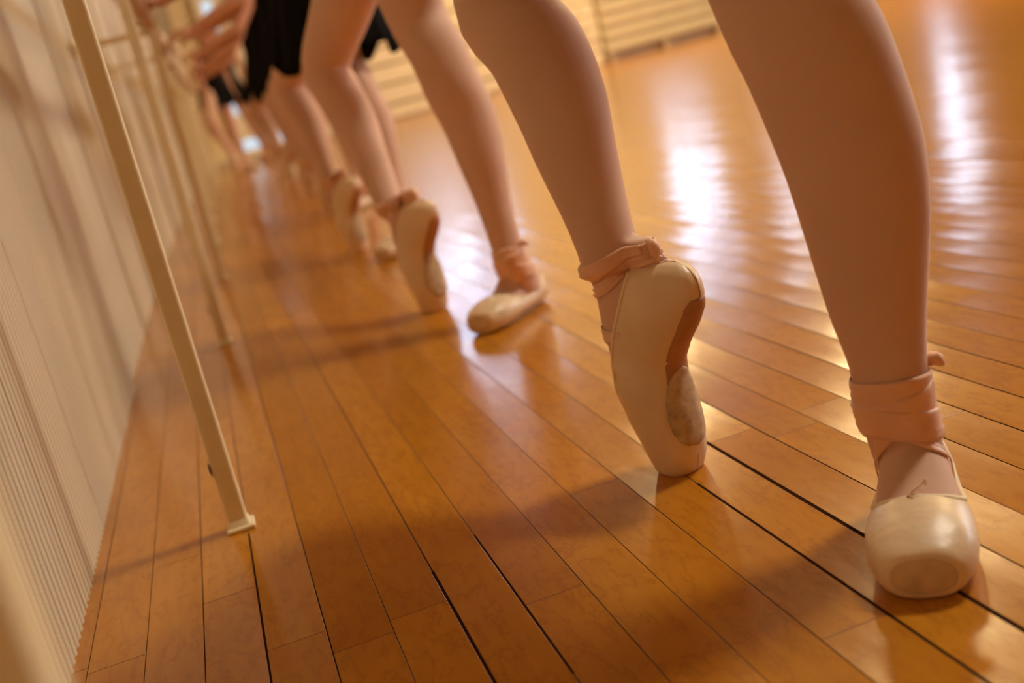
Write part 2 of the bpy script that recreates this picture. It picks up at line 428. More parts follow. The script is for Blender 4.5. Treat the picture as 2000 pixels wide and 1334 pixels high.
# glazed door at the end of the barre wall
bm = bmesh.new()
def dbox(x0, x1, z0, z1, y0=-.06, y1=-.005): box(bm, fx(x0), fx(x1), y0, y1, z0, z1, FW)
dbox(.50, .60, .03, 2.1); dbox(1.18, 1.28, .03, 2.1); dbox(.60, 1.18, .03, .10); dbox(.60, 1.18, .42, .52); dbox(.60, 1.18, 2.0, 2.1); dbox(.60, 1.18, 1.15, 1.24); dbox(.86, .90, .10, 2.0); dbox(.60, 1.18, .10, .13); dbox(.60, 1.18, .27, .42); dbox(.60, .86, .52, .58); dbox(.60, .86, .84, 1.0); dbox(.74, .86, 1.0, 2.0); dbox(.90, 1.18, .52, 2.0)
door = setp(from_bm('door_1', bm, M_cream, smooth=False), kind='structure')
bm = bmesh.new(); box(bm, fx(.60), fx(.86), -.03, -.02, .10, 2.0, FW); box(bm, fx(.90), fx(1.18), -.03, -.02, .10, 2.0, FW)
from_bm('pane', bm, M_door_pane, door, smooth=False)
bm = bmesh.new(); tube(bm, [FW @ Vector((fx(1.21), -.06, 1.0)), FW @ Vector((fx(1.21), -.11, 1.0)), FW @ Vector((fx(1.12), -.11, 1.0))], [.01] * 3)
from_bm('door_handle', bm, M_pole, door)

# radiator between the pier and the right part of the far wall
rad = setp(empty('radiator', FW @ Vector((fx(7.2), -.05, 0)), ang), 'long cream ribbed radiator cover low on the far wall between near dancer\'s legs', 'radiator')
def child_box(name, dims, mat, parent, bev=.006):
    bm = bmesh.new()
    for d in dims: box(bm, *d)
    if bev: bevel(bm, bev, 1)
    return from_bm(name, bm, mat, parent, smooth=False)
child_box('cabinet', [(-1.12, 1.16, -.10, 0, .10, 1.25)], M_creamy, rad)
for k in range(6):
    child_box('slat', [(-1.14, 1.18, -.16, -.10, .13 + k * .19, .13 + k * .19 + .12)], M_creamy, rad, .02)
child_box('cap', [(-1.17, 1.21, -.19, 0, 1.25, 1.29)], M_creamy, rad)
for sx_ in (-1.05, .0, 1.09):
    child_box('foot', [(sx_ - .03, sx_ + .03, -.12, -.03, 0, .10)], M_creamy, rad, 0)
pipe = setp(empty('heating_pipe', FW @ Vector((fx(8.52), -.15, 0)), ang), 'thin pale vertical pipe at the right end of the far radiator cover', 'pipe')
bm = bmesh.new(); tube(bm, [(0, 0, 0), (0, 0, CEIL - .02)], [.035, .035], 12, caps=False); from_bm('riser', bm, M_creamy, pipe)
bm = bmesh.new(); tube(bm, [(0, 0, 0.0), (0, 0, .03)], [.065, .06], 14, caps=False); from_bm('floor_collar', bm, M_creamy, pipe)

# ceiling fixtures
where = {0: 'nearest the barre wall dancers', }
for i, (x, y, p) in enumerate(LAMPS):
    fr = setp(empty('ceiling_light', (x, y, CEIL)), 'long warm ceiling light, %s one in the %s row out from the barre wall' % (['nearer', 'farther', 'farther', 'only', 'nearer', 'farther', 'only'][i], ['second', 'third', 'second', 'first', 'fourth', 'fourth', 'fifth'][i]), 'ceiling light', 'long ceiling lights')
    child_box('housing', [(-.16, .16, -.66, .66, -.06, 0)], M_cream, fr, .01)
    child_box('diffuser', [(-.12, .12, -.62, .62, -.10, -.06)], M_tube, fr, .01)

# ------------------------------------------------------------------ barre posts
POSTS = [(-.0862, .30), (-.086, 1.485), (-.063, 2.843), (-.034, 4.109), (-.02, 5.45), (0.0, 6.8), (.03, 8.15), (.07, 9.5), (.12, 10.85), (.17, 12.2)]
TOPS = [.002, .010, .016, .02, .02, .02, .02, .02, .02, .02]
PH = .86
def post_label(i):
    return ['cream steel barre post blurred across the lower left corner, nearest of all', 'sharp cream square steel barre post bolted to the floor with worn base plate',
            'second full cream barre post along the wall, just behind the sharp one', 'third cream barre post along the ribbed wall, its foot beside the row of shoes'][i] if i < 4 else \
        'blurred cream barre post far along the left wall, %s from the camera' % ['fifth', 'sixth', 'seventh', 'eighth', 'ninth', 'tenth'][i - 4]
for i, (x, y) in enumerate(POSTS):
    p = setp(empty('barre_post', (x, y, 0)), post_label(i), 'post', 'posts holding the barre' if i < 4 else 'far posts holding the barre')
    lean = TOPS[i]; s = .0125
    bm = bmesh.new(); box(bm, -s, s, -s, s, .006, PH); bevel(bm, .003, 2)
    for v in bm.verts: v.co.x += lean * v.co.z / PH
    from_bm('upright', bm, M_pole, p, smooth=False)
    bm = bmesh.new(); box(bm, -.017, .020, -.021, .018, 0, .006); bevel(bm, .0015, 1)
    from_bm('base_plate', bm, M_pole, p, smooth=False)
    bm = bmesh.new()
    ring = [ell(Vector((0, 0, .006)), Vector((1, 0, 0)), Vector((0, 1, 0)), .0168, .0168, n=24, e=5), ell(Vector((0, 0, .010)), Vector((1, 0, 0)), Vector((0, 1, 0)), .0152, .0152, n=24, e=5), ell(Vector((0, 0, .015)), Vector((1, 0, 0)), Vector((0, 1, 0)), .0131, .0131, n=24, e=6)]
    for rg in ring:
        for v in rg: v += Vector((noise.noise(v * 300) * .0012, 0, noise.noise(v * 250) * .001))
    loft(bm, ring, False, False); from_bm('weld_bead', bm, M_pole, p)
    if i in (1, 2):
        for (cx, cy_, cz, h_) in ((-s - .0003, -s + .001, .090, .010), (s - .001, -s + .012, .028, .006)):
            bm = bmesh.new()
            rr = [ell(Vector((cx, cy_, cz + q)), Vector((1, 0, 0)), Vector((0, 1, 0)), .0016 * math.sin(PI * (q + h_) / (2 * h_) * .9 + .1), .0024, n=8) for q in (-h_, -h_ * .4, h_ * .2, h_ * .9)]
            loft(bm, rr); from_bm('paint_chip', bm, M_chip, p)
    if i > 2:
        bm = bmesh.new()      # cradle under the rail and the arm to the wall
        wx = wall_x(y) - x
        box(bm, wx - .004, lean, -.011, .011, .843, .860); box(bm, wx - .006, wx + .006, -.03, .03, .825, .878)
        bevel(bm, .002, 1)
        from_bm('wall_bracket', bm, M_pole, p, smooth=False)
RZ = .885
def rail_x(y):
    for (xa, ya), (xb, yb), ta, tb in zip(POSTS, POSTS[1:], TOPS, TOPS[1:]):
        if y <= yb: t = (y - ya) / (yb - ya); return xa + ta + (xb + tb - xa - ta) * t
    return POSTS[-1][0] + TOPS[-1]
bar = setp(empty('ballet_barre', (0, 0, 0)), 'long round wooden barre running along the left wall on cream posts', 'barre')
bm = bmesh.new(); ysr = [-.6] + [p[1] for p in POSTS] + [12.9]
tube(bm, [(rail_x(v), v, RZ) for v in ysr], [.024] * len(ysr), 20); from_bm('rail', bm, M_wood, bar)
for (x, y), l_ in zip(POSTS, TOPS):
    bm = bmesh.new(); tube(bm, [(x + l_, y - .02, RZ - .003), (x + l_, y + .02, RZ - .003)], [.0285, .0285], 20, caps=False); from_bm('saddle_clamp', bm, M_pole, bar)

# ------------------------------------------------------------------ dancers
UP = Vector((0, 0, 1))
def V3(p): return Vector(p)
def voxel(name, bm, mat, size, smooth_it, parent=None, factor=.5):
    """fuse the overlapping lofts of a figure into one continuous skin"""
    me = bpy.data.meshes.new(name); bmesh.ops.recalc_face_normals(bm, faces=bm.faces[:]); bm.to_mesh(me); bm.free()
    o = bpy.data.objects.new(name, me); COL.objects.link(o)
    m = o.modifiers.new('r', 'REMESH'); m.mode = 'VOXEL'; m.voxel_size = size; m.use_smooth_shade = True
    s = o.modifiers.new('s', 'SMOOTH'); s.iterations = smooth_it; s.factor = factor
    dg = bpy.context.evaluated_depsgraph_get(); dg.update()
    me2 = bpy.data.meshes.new_from_object(o.evaluated_get(dg)); me2.name = name
    o.modifiers.clear(); o.data = me2; bpy.data.meshes.remove(me)
    me2.materials.clear(); me2.materials.append(mat); me2.shade_smooth()
    if parent: o.parent = parent
    return o

def leg_rings(bm, stations, front, grow=0.0, k=4, n=32):
    """stations: (centre, half side, front depth, back depth); front: forward direction at each end (start, end)"""
    P = [list(c) + [hs, fd, bd] for c, hs, fd, bd in stations]
    P = catmull(P, k)
    C = [Vector(p[:3]) for p in P]
    rings = []
    for i, p in enumerate(P):
        t = (C[min(i + 1, len(C) - 1)] - C[max(i - 1, 0)]).normalized()
        q = i / (len(P) - 1); f = (front[0] * (1 - q) + front[1] * q)
        a = (f - t * f.dot(t)).normalized(); b = t.cross(a).normalized()
        rings.append(ell(C[i], a, b, p[4] + grow, p[3] + grow, p[5] + grow, n=n, e=2.08))
    loft(bm, rings)

# pointed foot: side profile (height, back s, front s, half width) measured in the plane of the foot
PT = [(0.000, -.019, .021, .020), (.004, -.022, .024, .0235), (.018, -.027, .028, .0270), (.04, -.031, .037, .0310), (.065, -.031, .047, .0340), (.09, -.029, .055, .0340),
      (.115, -.028, .060, .0320), (.135, -.032, .064, .0300), (.155, -.046, .067, .0295), (.175, -.064, .068, .0295), (.195, -.078, .068, .0290), (.215, -.084, .066, .0270),
      (.230, -.082, .062, .0240), (.240, -.074, .059, .019), (.2465, -.060, .055, .010)]
def interp(tab, z):
    if z <= tab[0][0]: return tab[0][1:]
    for a, b in zip(tab, tab[1:]):
        if z <= b[0]:
            t = (z - a[0]) / (b[0] - a[0]); return tuple(x + (y - x) * t for x, y in zip(a[1:], b[1:]))
    return tab[-1][1:]
def shell(bm, frames, n=40):
    """frames: (centre, front axis, side axis, front r, side r, opening angle, exponent); a sheet wrapped round the back"""
    rows = []
    for c, a, b, ra, rb, op, e in frames:
        row = []
        for j in range(n + 1):
            th = op + (2 * PI - 2 * op) * j / n
            ct, st = math.cos(th), math.sin(th)
            x = math.copysign(abs(ct) ** (2 / e), ct); y = math.copysign(abs(st) ** (2 / e), st)
            row.append(bm.verts.new(c + a * x * ra + b * y * rb))
        rows.append(row)
    for r0, r1 in zip(rows, rows[1:]):
        for j in range(n): bm.faces.new((r0[j], r0[j + 1], r1[j + 1], r1[j]))
    return rows

def thick(o, t):
    m = o.modifiers.new('thickness', 'SOLIDIFY'); m.thickness = t; m.offset = 1; return o

def strip_on(bvh, name, samples, width, mat, parent, lift=.0015, nw=5, wrinkle=.0, seed=0, wf=None):
    """satin band pressed onto the leg: samples = (axis point, outward direction, width direction)"""
    bm = bmesh.new(); rows = []
    width0 = width
    for i, (c, d, w) in enumerate(samples):
        row = []; width = width0 * (wf(i / (len(samples) - 1)) if wf else 1)
        for k in range(nw):
            o = c + w * width * (k / (nw - 1) - .5) + d * .14
            hit = bvh.ray_cast(o, -d, .20)
            p = hit[0] if hit[0] is not None else c + d * .03 + w * width * (k / (nw - 1) - .5)
            wr = wrinkle * (.5 + .5 * math.sin(k * 2.6 + i * .22 + seed)) * (1 if 0 < k < nw - 1 else .25)
            row.append(p + d * (lift + wr))
        rows.append(row)
    for it in range(2):
        rows = [rows[0]] + [[(a + b * 2 + c) / 4 for a, b, c in zip(rows[i - 1], rows[i], rows[i + 1])] for i in range(1, len(rows) - 1)] + [rows[-1]]
    V = [[bm.verts.new(p) for p in r] for r in rows]
    for a, b in zip(V, V[1:]):
        for k in range(nw - 1): bm.faces.new((a[k], a[k + 1], b[k + 1], b[k]))
    bmesh.ops.recalc_face_normals(bm, faces=bm.faces[:])
    o = from_bm(name, bm, mat, parent)
    return thick(o, .0008)
def wrap(axis0, axis1, ref, a0, a1, z0, zf, n=60):
    """samples of a helix/ellipse round the leg axis; zf(angle)->offset along the axis from z0"""
    ax = (axis1 - axis0).normalized(); r = (ref - ax * ref.dot(ax)).normalized(); s = ax.cross(r)
    out = []
    for i in range(n + 1):
        th = a0 + (a1 - a0) * i / n
        out.append((axis0 + ax * (z0 + zf(th)), r * math.cos(th) + s * math.sin(th), ax))
    return out

RB = (.246, .014)     # height and slant of the ankle ribbon
def pointe_shoe_up(parent, P, d, bvh, ankle, knee, detail=True):
    """shoe standing on its platform; d = way the toes would point, P = platform centre on the floor"""
    side = UP.cross(d).normalized()
    shoe_bm = bmesh.new(); frames = []
    zs = [0, .002, .006, .012, .02, .03, .04, .05, .06, .07, .078, .086, .094, .103, .112, .122, .132, .142, .152, .162, .172, .182, .192, .202, .212, .220, .227, .233, .237, .241, .244, .2465]
    def opening(z):
        if z < .074: return 0.0
        t = min(1, (z - .074) / .05); return (math.sqrt(t) * 1.02 if z < .124 else 1.02 + (z - .124) / .118 * .55)
    for z in zs:
        bs, fs, hw = interp(PT, z)
        g = .0022
        c = P + UP * z + d * (bs + fs) / 2
        if z > .20:      # the front runs into the ankle; keep the sheet round the heel only
            pass
        frames.append((c, d, side, (fs - bs) / 2 + g, hw + g, opening(z), 2.25 if z > .03 else 2.5))
    rows = shell(shoe_bm, frames, 48)
    c = shoe_bm.verts.new(P + d * .001)
    r0 = rows[0]
    for j in range(len(r0) - 1): shoe_bm.faces.new((r0[j + 1], r0[j], c))
    # close the dome over the heel
    last = rows[-1]; m = len(last)
    for j in range(m // 2 - 0):
        a, b = last[j], last[j + 1]; a2, b2 = last[m - 1 - j], last[m - 2 - j]
        if j + 1 < m - 2 - j: shoe_bm.faces.new((a, b, b2, a2))
    bmesh.ops.remove_doubles(shoe_bm, verts=shoe_bm.verts[:], dist=.0004)
    bmesh.ops.recalc_face_normals(shoe_bm, faces=shoe_bm.faces[:])
    if detail:           # pleats where the satin is drawn under the toe, creases at the arch
        for v in shoe_bm.verts:
            q = v.co - P; s_ = q.dot(d); l_ = q.dot(side); z = q.z
            if s_ < -.01 and .004 < z < .05: v.co += -d * .0011 * math.sin(l_ * 1500) * math.exp(-((z - .022) / .014) ** 2)
            if z > .06 and s_ > -.005: v.co += side * (.0020 if l_ > 0 else -.0020) * math.sin(z * 420 + s_ * 90) * math.exp(-((z - .115) / .03) ** 2)
    shoe = thick(from_bm('pointe_shoe', shoe_bm, M_satin, parent), .0012)
    if not detail: pass
    # sole: leather patch over the ball of the foot, narrow arch strip, heel seat
    def back(z, l, out=.0):
        bs, fs, hw = interp(PT, z); g = .0036 + out; ra = (fs - bs) / 2 + g; rb = hw + g
        x = (1 - min(.999, abs(l) / rb) ** 2.25) ** (1 / 2.25)
        return P + UP * z + d * ((bs + fs) / 2 - x * ra) + side * l
    def patch(name, tab, mat, out, dome):
        bm = bmesh.new(); rows = []; nn = 12
        N = 30
        for i in range(N + 1):
            z = tab[0][0] + (tab[-1][0] - tab[0][0]) * i / N; hwid, = interp(tab, z)
            row = []
            for k in range(nn + 1):
                l = hwid * (2 * k / nn - 1)
                row.append(bm.verts.new(back(z, l, out + dome * (1 - (2 * k / nn - 1) ** 2) ** .5)))
            rows.append(row)
        for a, b in zip(rows, rows[1:]):
            for k in range(nn): bm.faces.new((a[k], a[k + 1], b[k + 1], b[k]))
        bmesh.ops.remove_doubles(bm, verts=bm.verts[:], dist=.0002)
        bmesh.ops.recalc_face_normals(bm, faces=bm.faces[:])
        return thick(from_bm(name, bm, mat, shoe), .0018)
    patch('arch_strip', [(.075, .020), (.10, .0185), (.12, .0180), (.15, .0185), (.18, .0190), (.20, .017), (.2075, .012)], M_shank, .0002, .0008)
    patch('leather_sole', [(.0340, .003), (.0362, .0135), (.043, .0210), (.056, .0265), (.072, .0280), (.090, .0260), (.107, .0205), (.120, .0135), (.127, .003)], M_suede, .0016, .0010)
    # binding along the throat
    def edge(side_sign, z0, z1, N=40):
        pts = []
        for i in range(N + 1):
            z = z0 + (z1 - z0) * i / N
            bs, fs, hw = interp(PT, z); e = 2.25; th = opening(z) * side_sign
            ct, st = math.cos(th), math.sin(th)
            x = math.copysign(abs(ct) ** (2 / e), ct); y = math.copysign(abs(st) ** (2 / e), st)
            pts.append(P + UP * z + d * ((bs + fs) / 2 + x * ((fs - bs) / 2 + .003)) + side * y * (hw + .003))
        return pts
    bm = bmesh.new()
    L = list(reversed(edge(1, .0745, .241))) + edge(-1, .0745, .241)[1:]
    tube(bm, L, [.0019] * len(L), 8, 1); from_bm('throat_binding', bm, M_binding, shoe)
    if detail:   # back seam and heel seam lines
        bm = bmesh.new(); L = []
        for i in range(24):
            z = .207 + .0395 * i / 23; bs, fs, hw = interp(PT, z); L.append(P + UP * z + d * (bs - .0036) + side * .0006)
        for i in range(10): L.append(P + UP * (.2484 + .0008 * math.sin(i / 9 * PI)) + d * (-.060 + .052 * i / 9))
        tube(bm, L, [.0007] * len(L), 6); from_bm('heel_seam', bm, M_shank, shoe)
        bm = bmesh.new(); L = []       # toe centre pleat
        for i in range(12):
            z = .004 + .018 * i / 11; L.append(back(z, .0004 * math.sin(i), .0006))
        tube(bm, L, [.0004] * len(L), 6); from_bm('toe_pleat_seam', bm, M_shank, shoe)
    # ribbons
    ax0 = ankle; ax1 = ankle + (knee - ankle).normalized() * .2
    ref = d
    gather = lambda q: .40 + .60 * math.sin(PI * q) ** .8
    a0 = P + d * .012
    strip_on(bvh, 'ankle_ribbon', wrap(a0, a0 + UP, d, PI, 3 * PI, 0, lambda t: RB[0] - RB[1] * math.cos(t), 90), .042, M_ribbon, shoe, .0008, 15, .0036, 1, gather)
    strip_on(bvh, 'ankle_ribbon', wrap(a0, a0 + UP, d, PI * .9, PI * 2.9, 0, lambda t: RB[0] + .006 - RB[1] * math.cos(t + .15), 90), .024, M_ribbon, shoe, .0032, 9, .0018, 3, gather)
    if detail:
        kp = P + UP * .262 - d * .036 + side * .004
        b2 = bmesh.new(); tube(b2, [kp + UP * .010 + d * .004, kp + UP * .004 - d * .003, kp - UP * .006 - d * .002, kp - UP * .016 - d * .006], [.0035, .0062, .0055, .003], 10, 3)
        for v in b2.verts: v.co += Vector((noise.noise(v.co * 240), noise.noise(v.co * 260 + UP), noise.noise(v.co * 250 - UP))) * .0016
        from_bm('ribbon_knot', b2, M_ribbon, shoe)
    sm = []
    for i in range(40):
        th = -1.5 + 3.0 * i / 39
        sm.append((P + UP * .168 + d * .012, (d * math.cos(th) + side * math.sin(th)).normalized(), UP))
    strip_on(bvh, 'elastic_strap', sm, .017, M_elastic, shoe, .0024, 5, 0, 0)
    return shoe

# flat foot: stations along the sole from the heel (u), bottom, top of shoe, half width, opening, side shift
FL = [(0.000, .016, .048, .006), (.004, .009, .056, .014), (.012, .004, .060, .0215), (.025, .002, .060, .0270), (.045, .001, .056, .0300), (.070, .001, .050, .0320), (.095, .003, .047, .0345),
      (.120, .002, .048, .0380), (.145, .001, .054, .0410), (.165, .000, .057, .0425), (.185, .000, .0555, .0430), (.203, .001, .0515, .0415), (.215, .002, .047, .0375), (.224, .0025, .0435, .0335), (.2295, .0035, .0405, .0295), (.231, .006, .0385, .0270)]
def pointe_shoe_flat(parent, T, e, bvh, ankle, knee, rib=None, detail=True, width=1.0):
    """shoe flat on the floor, T = toe tip on the floor, e = toe direction"""
    side = UP.cross(e).normalized(); H = T - e * .231
    us = [0, .0015, .004, .008, .014, .022, .032, .045, .06, .075, .09, .105, .12, .132, .142, .148, .152, .155, .157, .158, .1585, .166, .175, .185, .195, .205, .213, .22, .2255, .229, .231]
    def opening(u):
        if u > .1582: return 0.0
        if u < .004: return .55
        t = min(1, (.158 - u) / .035); return 1.22 * t ** .30 if u > .05 else 1.22 - (.05 - u) * 9
    bm = bmesh.new(); frames = []
    for u in us:
        b, t_, hw = interp(FL, u); g = .0015
        # topline dips along the sides
        top = t_
        frames.append((H + e * u + UP * (b + top) / 2, UP, side, (top - b) / 2 + (g if u > .14 else .0), (hw + g) * width, opening(u), 2.3 if u < .2 else 2.45))
    rows = shell(bm, frames, 48)
    for r_, sgn in ((rows[-1], 1),):
        c = bm.verts.new(sum((v.co for v in r_[:-1]), Vector()) / (len(r_) - 1) + e * .0006)
        for j in range(len(r_) - 1): bm.faces.new((r_[j], r_[j + 1], c))
    r_ = rows[0]; c = bm.verts.new(sum((v.co for v in r_), Vector()) / len(r_))
    for j in range(len(r_) - 1): bm.faces.new((r_[j + 1], r_[j], c))
    bmesh.ops.remove_doubles(bm, verts=bm.verts[:], dist=.0004)
    bmesh.ops.recalc_face_normals(bm, faces=bm.faces[:])
    for v in bm.verts: v.co.z = max(v.co.z, .0012)
    shoe = thick(from_bm('pointe_shoe', bm, M_satin, parent), .0012)
    def edge(sgn, N=50):
        pts = []
        for i in range(N + 1):
            u = .1585 - (.1585 - .0045) * i / N
            b, t_, hw = interp(FL, u); E_ = 2.3; th = opening(u) * sgn
            ct, st = math.cos(th), math.sin(th)
            x = math.copysign(abs(ct) ** (2 / E_), ct); y = math.copysign(abs(st) ** (2 / E_), st)
            pts.append(H + e * u + UP * ((b + t_) / 2 + x * ((t_ - b) / 2 + .0018)) + side * y * (hw + .0022) * width)
        return pts
    b2 = bmesh.new(); L = list(reversed(edge(1))) + edge(-1)[1:]
    tube(b2, L, [.0028] * len(L), 8); from_bm('throat_binding', b2, M_binding, shoe)
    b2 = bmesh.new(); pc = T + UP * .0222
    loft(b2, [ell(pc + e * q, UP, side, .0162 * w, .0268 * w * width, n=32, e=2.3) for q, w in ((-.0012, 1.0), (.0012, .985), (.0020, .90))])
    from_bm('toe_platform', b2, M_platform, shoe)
    # sole
    b2 = bmesh.new(); rws = []
    for i in range(26):
        u = .01 + .205 * i / 25; b, t_, hw = interp(FL, u); w = (.6 * hw + .006 * math.sin(PI * i / 25)) * (math.sin(PI * (i + .6) / 26.2) ** .3)
        rws.append([b2.verts.new(H + e * u + side * w * s_ + UP * .0006) for s_ in (-1, -.5, 0, .5, 1)])
    for a, b in zip(rws, rws[1:]):
        for k in range(4): b2.faces.new((a[k], a[k + 1], b[k + 1], b[k]))
    thick(from_bm('leather_sole', b2, M_suede, shoe), .0012)
    # drawstring knot on the vamp
    if detail:
        kp = H + e * .160 + UP * .0585
        b2 = bmesh.new(); tube(b2, [kp - side * .006 + UP * .001, kp + UP * .006 + side * .001 - e * .004, kp + side * .007 + UP * .008 - e * .009, kp + side * .011 + UP * .011 - e * .010, kp + side * .010 + UP * .008 - e * .007], [.0009] * 5, 6, 4)
        tube(b2, [kp + e * .004, kp - side * .004 + UP * .0025, kp + side * .002 + UP * .002 - e * .003], [.0011] * 3, 6, 3)
        from_bm('drawstring_knot', b2, M_elastic, shoe)
    ax0 = ankle; ax1 = ankle + (knee - ankle).normalized() * .2
    # three overlapping turns round the ankle
    for (z0, am, ph, wd, li, sd) in ((.041, .003, 0, .030, .0016, 0), (.026, -.006, 1.2, .034, .0026, 2), (.012, .009, 1.0, .030, .0034, 5)):
        strip_on(bvh, 'ankle_ribbon', wrap(ax0, ax1, e, PI, 3 * PI, z0 - .01, lambda t, a=am, p=ph: a * math.cos(t + p)), wd, M_ribbon, shoe, li, 9, .0016, sd)
    # crossing tails: from each side of the shoe over the instep to the other side of the ankle
    for sgn, li in ((1, .0034), (-1, .0046)):
        sm = []
        for i in range(44):
            q = i / 43
            base = H + e * .085 + UP * .028; top_ = ankle + ax_off(ankle, knee, .004); u_ = min(1, q / .55)
            c = base.lerp(top_, u_ ** .8); th = sgn * 1.65 * (1 - u_ ** 1.6) if q < .55 else -sgn * 1.4 * (q - .55) / .45
            dirv = (e * math.cos(th) * (1) + side * math.sin(th) + UP * (.15 * (1 - q))).normalized()
            sm.append((c, dirv, (UP * .8 + e * (.5 * (1 - u_)) * 1.0).normalized()))
        strip_on(bvh, 'crossed_ribbon', sm, .022, M_ribbon, shoe, li * .5, 7, .0008, sgn)
    if detail:
        kp = ankle + ax_off(ankle, knee, .050) + side * .033 - e * .004
        if rib: kp = rib
        b2 = bmesh.new()
        tube(b2, [kp - side * .006, kp + side * .002 + UP * .002, kp + side * .008 + UP * .003, kp + side * .012 - UP * .002], [.004, .0058, .0064, .004], 10, 3)
        for v in b2.verts: v.co += Vector((noise.noise(v.co * 240), noise.noise(v.co * 260 + UP), noise.noise(v.co * 250 - UP))) * .0014
        from_bm('ribbon_knot', b2, M_ribbon, shoe)
    return shoe
def ax_off(a, k, q): return (k - a).normalized() * q

def limb(bm, a, b, c, ra, rb, rc, n=16):
    m1 = a.lerp(b, .5); m2 = b.lerp(c, .5)
    tube(bm, [a, a.lerp(b, .35), m1, b, b.lerp(c, .25), b.lerp(c, .7), c], [ra, ra * .98, (ra + rb) / 2 * 1.0, rb, rb * 1.04, (rb + rc) / 2 * .95, rc], n, 4)
def hand(bm, wrist, palm_dir, grip_c, bar_dir, r=.024):
    """hand resting over the rail: palm, four curled fingers, thumb under it"""
    pd = palm_dir.normalized(); bd = bar_dir.normalized(); up = bd.cross(pd).normalized()
    if up.z < 0: up = -up
    knuck = grip_c - pd * .018 + up * (r + .011)
    rings = []
    for q, hw, hh in ((0, .018, .015), (.3, .024, .014), (.65, .031, .012), (1, .033, .010)):
        rings.append(ell(wrist.lerp(knuck, q), up, bd, hh, hw, n=16, e=2.6))
    loft(bm, rings)
    for k, (off, ln, rr) in enumerate(((-.027, .92, .0068), (-.009, 1.0, .0072), (.009, .97, .0070), (.026, .80, .0060))):
        k0 = knuck + bd * off; pts = [k0 - pd * .01]
        ra_ = r + rr + .0005
        for t in (0, .45, .95, 1.45, 1.95, 2.4):
            th = PI / 2 - .35 - t * ln
            pts.append(grip_c + bd * (off + .001 * k) + (pd * math.cos(th) + up * math.sin(th)) * ra_)
        tube(bm, pts, [rr * 1.1, rr * 1.05, rr, rr * .98, rr * .92, rr * .88, rr * .8], 10, 3)
    s = -1
    t0 = wrist.lerp(knuck, .35) + bd * s * .020
    tube(bm, [t0, t0 + bd * s * .014 + pd * .012 - up * .008, grip_c - pd * (r + .009) + bd * s * .030 + up * .004, grip_c - pd * (r + .004) * .8 - up * (r * .75) + bd * s * .022], [.0105, .0095, .0082, .0068], 10, 4)

